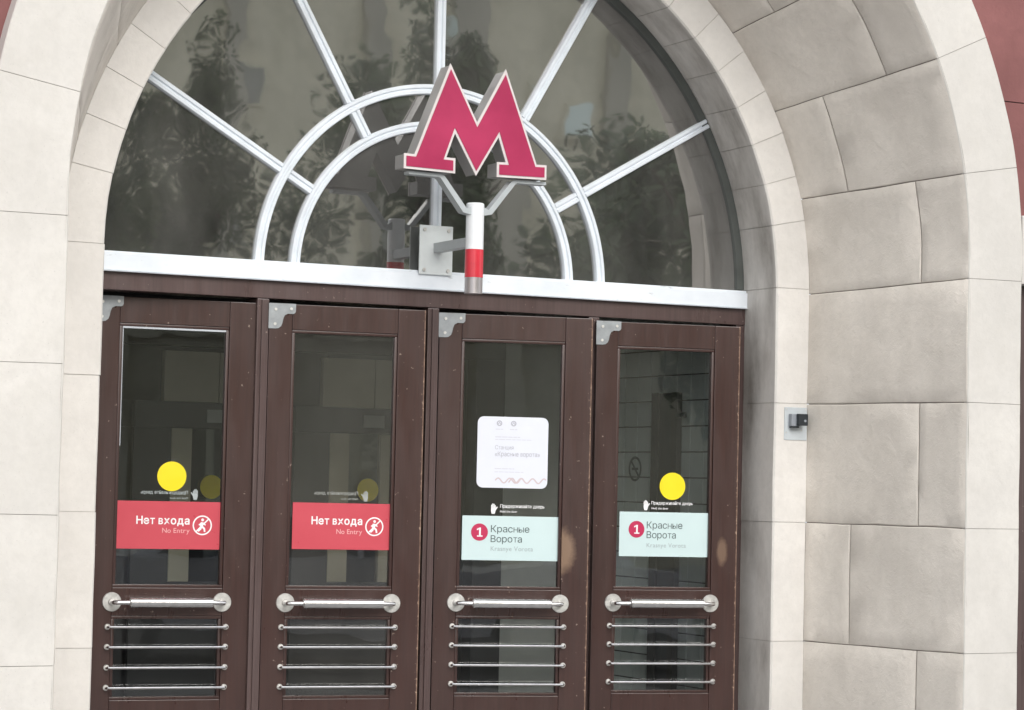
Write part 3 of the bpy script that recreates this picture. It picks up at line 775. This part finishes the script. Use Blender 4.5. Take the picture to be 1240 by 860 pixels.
dp = empty('dark_service_panel', (XW-.03, .9, 0), 0, 'tall dark narrow metal panel standing against the tiled side wall', 'panel')
for nm, me in (('frame', boxm(-.012, .02, -.125, -.07, 0, 2.10, M['dk_in'], .002)), ('frame', boxm(-.012, .02, .06, .125, 0, 2.10, M['dk_in'], .002)), ('panel', boxm(0, .02, -.0695, .0595, 0, 2.098, M['dark'])), ('hinge', boxm(-.02, .015, -.175, -.126, 1.975, 2.0, M['dark'])), ('hinge', boxm(-.02, .015, -.175, -.126, 1.08, 1.105, M['dark']))):
    link(nm, me, dp)
ns = empty('no_smoking_sign', (XW-.01, 1.234, 1.718), -pi/2, 'round no smoking sticker on the tiled side wall', 'sign')
link('sign_ring', ringm(0, 0, .052, .064, -.001, .001, M['print_d'], 32, [bar2((-.04, .04), (.04, -.04), .011)]), ns)
link('cigarette_symbol', boxm(-.03, .03, -.0015, .0015, -.006, .006, M['print_d']), ns)
inb = empty('inner_doorway', (0, 1.6, 0), 0, 'dark transom and frame over the inner row of beige doors', 'door frame')
link('lintel', boxm(-XW, 1.165, -.01, .1, 2.26, 2.9, M['band_in']), inb)
link('upper_panel', boxm(-XW, 1.165, .02, .08, 2.901, 4.39, M['dk_in']), inb)
link('end_post', boxm(1.0, 1.165, -.008, .1, 0, 2.259, M['band_in']), inb)
LB = ['seen through the glass of the leftmost outer door, its left', 'seen behind the leftmost outer door glass', 'seen behind the second outer door glass']
LBL = ['inner beige door hidden deepest left behind the leftmost outer door', 'inner beige door with dim yellow dot behind the glass of the leftmost outer door', 'inner beige door with dim yellow dot behind the second outer door']
for c, lb in zip((-1.25, -.42, .41), LBL):
    d = empty('vestibule_door', (c, 1.6, 0), 0, lb, 'door', 'inner row of beige doors')
    bi, bd = M['beige_in'], M['band_in']
    link('stile', boxm(-.21, -.105, 0, .04, 1.12, 1.86, bi, .003), d); link('stile', boxm(.065, .155, 0, .04, 1.12, 1.86, bi, .003), d)
    link('upper_panel', boxm(-.255, .025, .001, .04, 1.99, 2.235, bi, .003), d); link('upper_panel', boxm(.03, .14, .001, .04, 1.99, 2.235, bi, .003), d)
    link('cross_band', boxm(-.40, .40, -.004, .044, 1.861, 1.989, bd, .003), d)
    link('bottom_panel', boxm(-.2105, .1555, .003, .037, .02, 1.118, M['dk_in']), d)
    link('glass_pane', boxm(-.104, .064, .018, .022, 1.12, 1.86, M['door_glass']), d)
    link('label_plate', boxm(-.035, .08, -.008, -.0045, 1.892, 1.955, M['grey_in']), d)
    link('side_panel', boxm(-.40, -.211, .002, .03, .02, 1.86, M['dk_in']), d); link('side_panel', boxm(.156, .40, .002, .03, .02, 1.86, M['dk_in']), d)
    o = link('yellow_dot', discm(0, 1.58, .058, -.002, 0, M['yellow'], 32), d)

# ------------------------------------------------------------------ neighbouring doorway at the right edge
sdr = empty('side_doorway', (R4, YR, 0), 0, 'dark brown doorway just past the right edge of the outer arch', 'doorway')
for nm, a in (('frame_post', (.004, .09, .004, .16, 0, 2.55)), ('frame_post', (.90, .985, .004, .16, 0, 2.55)), ('lintel', (.091, .899, .004, .16, 2.44, 2.55)), ('door_leaf', (.092, .898, .05, .10, .02, 2.438))):
    link(nm, boxm(*a, M['wood_frame'], .003), sdr)
link('glass_pane', boxm(.2, .78, .044, .0495, 1.1, 2.3, M['far_glass']), sdr)

# ------------------------------------------------------------------ street side, met in the reflections
struct('street', boxm(-150, 150, -150, 60, -.30, -.12, M['asphalt']))
struct('pavement', boxm(-60, 60, -9, .14, -.119, 0, M['pave']))
struct('far_pavement', boxm(-60, 60, -60, -24, -.1195, .0, M['pave']))
bld = empty('beige_building', (18, -42, 0), 0, 'long beige building across the street, seen only as a reflection in the glass', 'building')
link('wall', boxm(-26, 26, 0, -12+0, 0, 1, M['plaster']) if False else boxm(-26, 26, -12, 0, 0, 19, M['plaster']), bld)
link('cornice', boxm(-26.3, 26.3, .001, .5, 18.2, 18.9, M['plaster']), bld); link('string_course', boxm(-26, 26, .001, .2, 4.6, 4.9, M['plaster']), bld)
wm = boxm(-.5, .5, .002, .06, .5, 1.6, M['plaster']); wg = boxm(-.42, .42, .061, .075, .58, 1.52, M['curtain']); wt = boxm(-.42, .42, .061, .075, .58, 1.52, M['teal'])
for r in range(4):
    for c in range(15):
        x = -22.4+3.2*c
        if (r, c) in ((1, 8), (1, 9)): continue
        o = link('window', wm, bld); o.location = (x, 0, 6+3.3*r)
        g = link('pane', wt if (r, c) in ((1, 8), (1, 9)) else wg, o)
for x, z in ((2.4, 10.5), (5.2, 9.1)):
    o = link('window', wm, bld); o.location = (x, 0, z); link('pane', wt, o)
for c in range(12):
    o = link('pilaster', boxm(-.5, .5, .001, .25, 0, 4.59, M['plaster']), bld); o.location = (-24+4.3*c, 0, 0)
CARP = plain('white_car_paint', (.75, .77, .8), .2); CARD = plain('dark_blue_car_paint', (.03, .05, .10), .2); TYRE = plain('tyre_rubber', (.03, .03, .03), .8)
def car(x, y, paint, label):
    c = empty('parked_car', (x, y, -.12), 0, label, 'car', 'cars parked along the far kerb')
    low = [(-2.2, .32), (-2.2, .75), (-2.05, .92), (-1.2, 1.0), (1.55, 1.02), (2.1, .95), (2.2, .7), (2.18, .32)]
    wh = [(1.35+.36*cos(R_(t)), .32+.36*sin(R_(t))) for t in range(0, 181, 20)]+[(-1.35+.36*cos(R_(t)), .32+.36*sin(R_(t))) for t in range(0, 181, 20)]
    bm = bmesh.new(); prism(bm, low+wh, -.86, .86); bmesh.ops.recalc_face_normals(bm, faces=bm.faces); link('body', mesh_from(bm, paint), c)
    cab = [(-1.25, 1.0), (-.75, 1.40), (-.3, 1.47), (.75, 1.46), (1.25, 1.36), (1.65, 1.03)]
    bm = bmesh.new(); prism(bm, cab, -.70, .70); link('cabin', mesh_from(bm, paint), c)
    for sy in (-1, 1):
        for g in ([(-1.05, 1.03), (-.68, 1.36), (-.05, 1.41), (-.05, 1.03)], [(.02, 1.03), (.02, 1.41), (.72, 1.40), (1.15, 1.31), (1.42, 1.05)]):
            bm = bmesh.new(); prism(bm, g, *sorted((sy*.701, sy*.712))); link('side_window', mesh_from(bm, M['far_glass']), c)
        for wx in (-1.35, 1.35):
            w = link('wheel', discm(wx, .32, .32, *sorted((sy*.66, sy*.85)), TYRE, 24), c); link('rim', discm(wx, .32, .19, *sorted((sy*.851, sy*.86)), M['steel'], 16), w)
for x, y, p_, lb in ((1.4, -13.5, CARP, 'white car parked across the street, reflected low in the leftmost door glass'), (7.6, -13.5, CARD, 'dark blue car parked between two white cars across the street'), (13.4, -13.6, CARP, 'white car parked furthest right across the street')): car(x, y, p_, lb)
for c, w_ in ((0, .5), (1, .22), (2, .22), (3, .6), (4, .22), (5, .5), (6, .22)):
    o = link('wall_strip', boxm(-w_, w_, .001, .22, 4.91, 18.15, M['strip']), bld); o.location = (-6.6+3.2*c, 0, 0)
n = NT('leaf_green'); P = n.world(); a_ = n.noise(P, 1.1, 3, .6); 
M['leaf'] = n.set(n.mix(n.ramp(a_, [(.35, 0.), (.65, 1.)]), (.035, .058, .03), (.10, .14, .06)), .6)
def crown_mesh(seed, rx, rz, nleaf):
    rnd = random.Random(seed); cl = [(rnd.gauss(0, rx*.45), rnd.gauss(0, rx*.45), rnd.gauss(0, rz*.42), rnd.uniform(.5, 1.1)) for _ in range(34)]
    vs, fs = [], []
    for _ in range(nleaf):
        cx, cy, cz, cr = rnd.choice(cl)
        v = Vector((rnd.gauss(0, 1), rnd.gauss(0, 1), rnd.gauss(0, 1))).normalized()*cr*rnd.random()**.4
        p = Vector((cx, cy, cz))+v; a = Vector((rnd.gauss(0, 1), rnd.gauss(0, 1), rnd.gauss(0, .6))).normalized()*.085; b = a.orthogonal().normalized()*.05
        k = len(vs); vs += [p-a, p+b, p+a, p-b]; fs.append((k, k+1, k+2, k+3))
    me = bpy.data.meshes.new('crown'); me.from_pydata(vs, [], fs); me.materials.append(M['leaf']); return me
CR = [crown_mesh(1, 2.3, 2.8, 17000), crown_mesh(2, 2.0, 3.2, 15000)]
bm = bmesh.new(); tube(bm, [(0, 0, 0), (.05, .02, 2), (-.05, 0, 4), (.1, .05, 6.5)], [.2, .16, .13, .05], 10)
for q in range(6):
    t = q*1.05; tube(bm, [(0, 0, 2.8+.4*q), (.7*cos(t), .7*sin(t), 3.8+.4*q), (1.4*cos(t), 1.4*sin(t), 4.8+.4*q)], [.09, .06, .02], 6)
TR = mesh_from(bm, M['bark'], True)
for k, (x, y, s, lb) in enumerate(((6.5, -27, (.58, .58, 1.0), 'narrow leafy tree reflected at the left side of the fan window'), (8.9, -28, (.5, .5, .98), 'narrow leafy tree reflected just left of the curved glazing bars'), (10.4, -31, .62, 'lower leafy tree reflected left of the fan window centre'), (12.9, -28, (.8, .8, 1.12), 'tall leafy tree reflected right of the metro sign'), (19.0, -29, 1.2, 'leafy tree reflected at the right side of the fan window'), (23.5, -30, 1.1, 'leafy tree furthest along the street, reflected at the lower right of the fan window'))):
    t = empty('street_tree', (x, y, 0), k*1.3, lb, 'tree', 'street trees across the road'); t.scale = s if isinstance(s, tuple) else (s, s, s)
    link('trunk', TR, t); c = link('crown', CR[k % 2], t); c.location = (0, 0, 5.4)

for o in COL.objects:
    if o.parent is None and o.get('label') and not o.get('kind'): o['kind'] = 'thing'
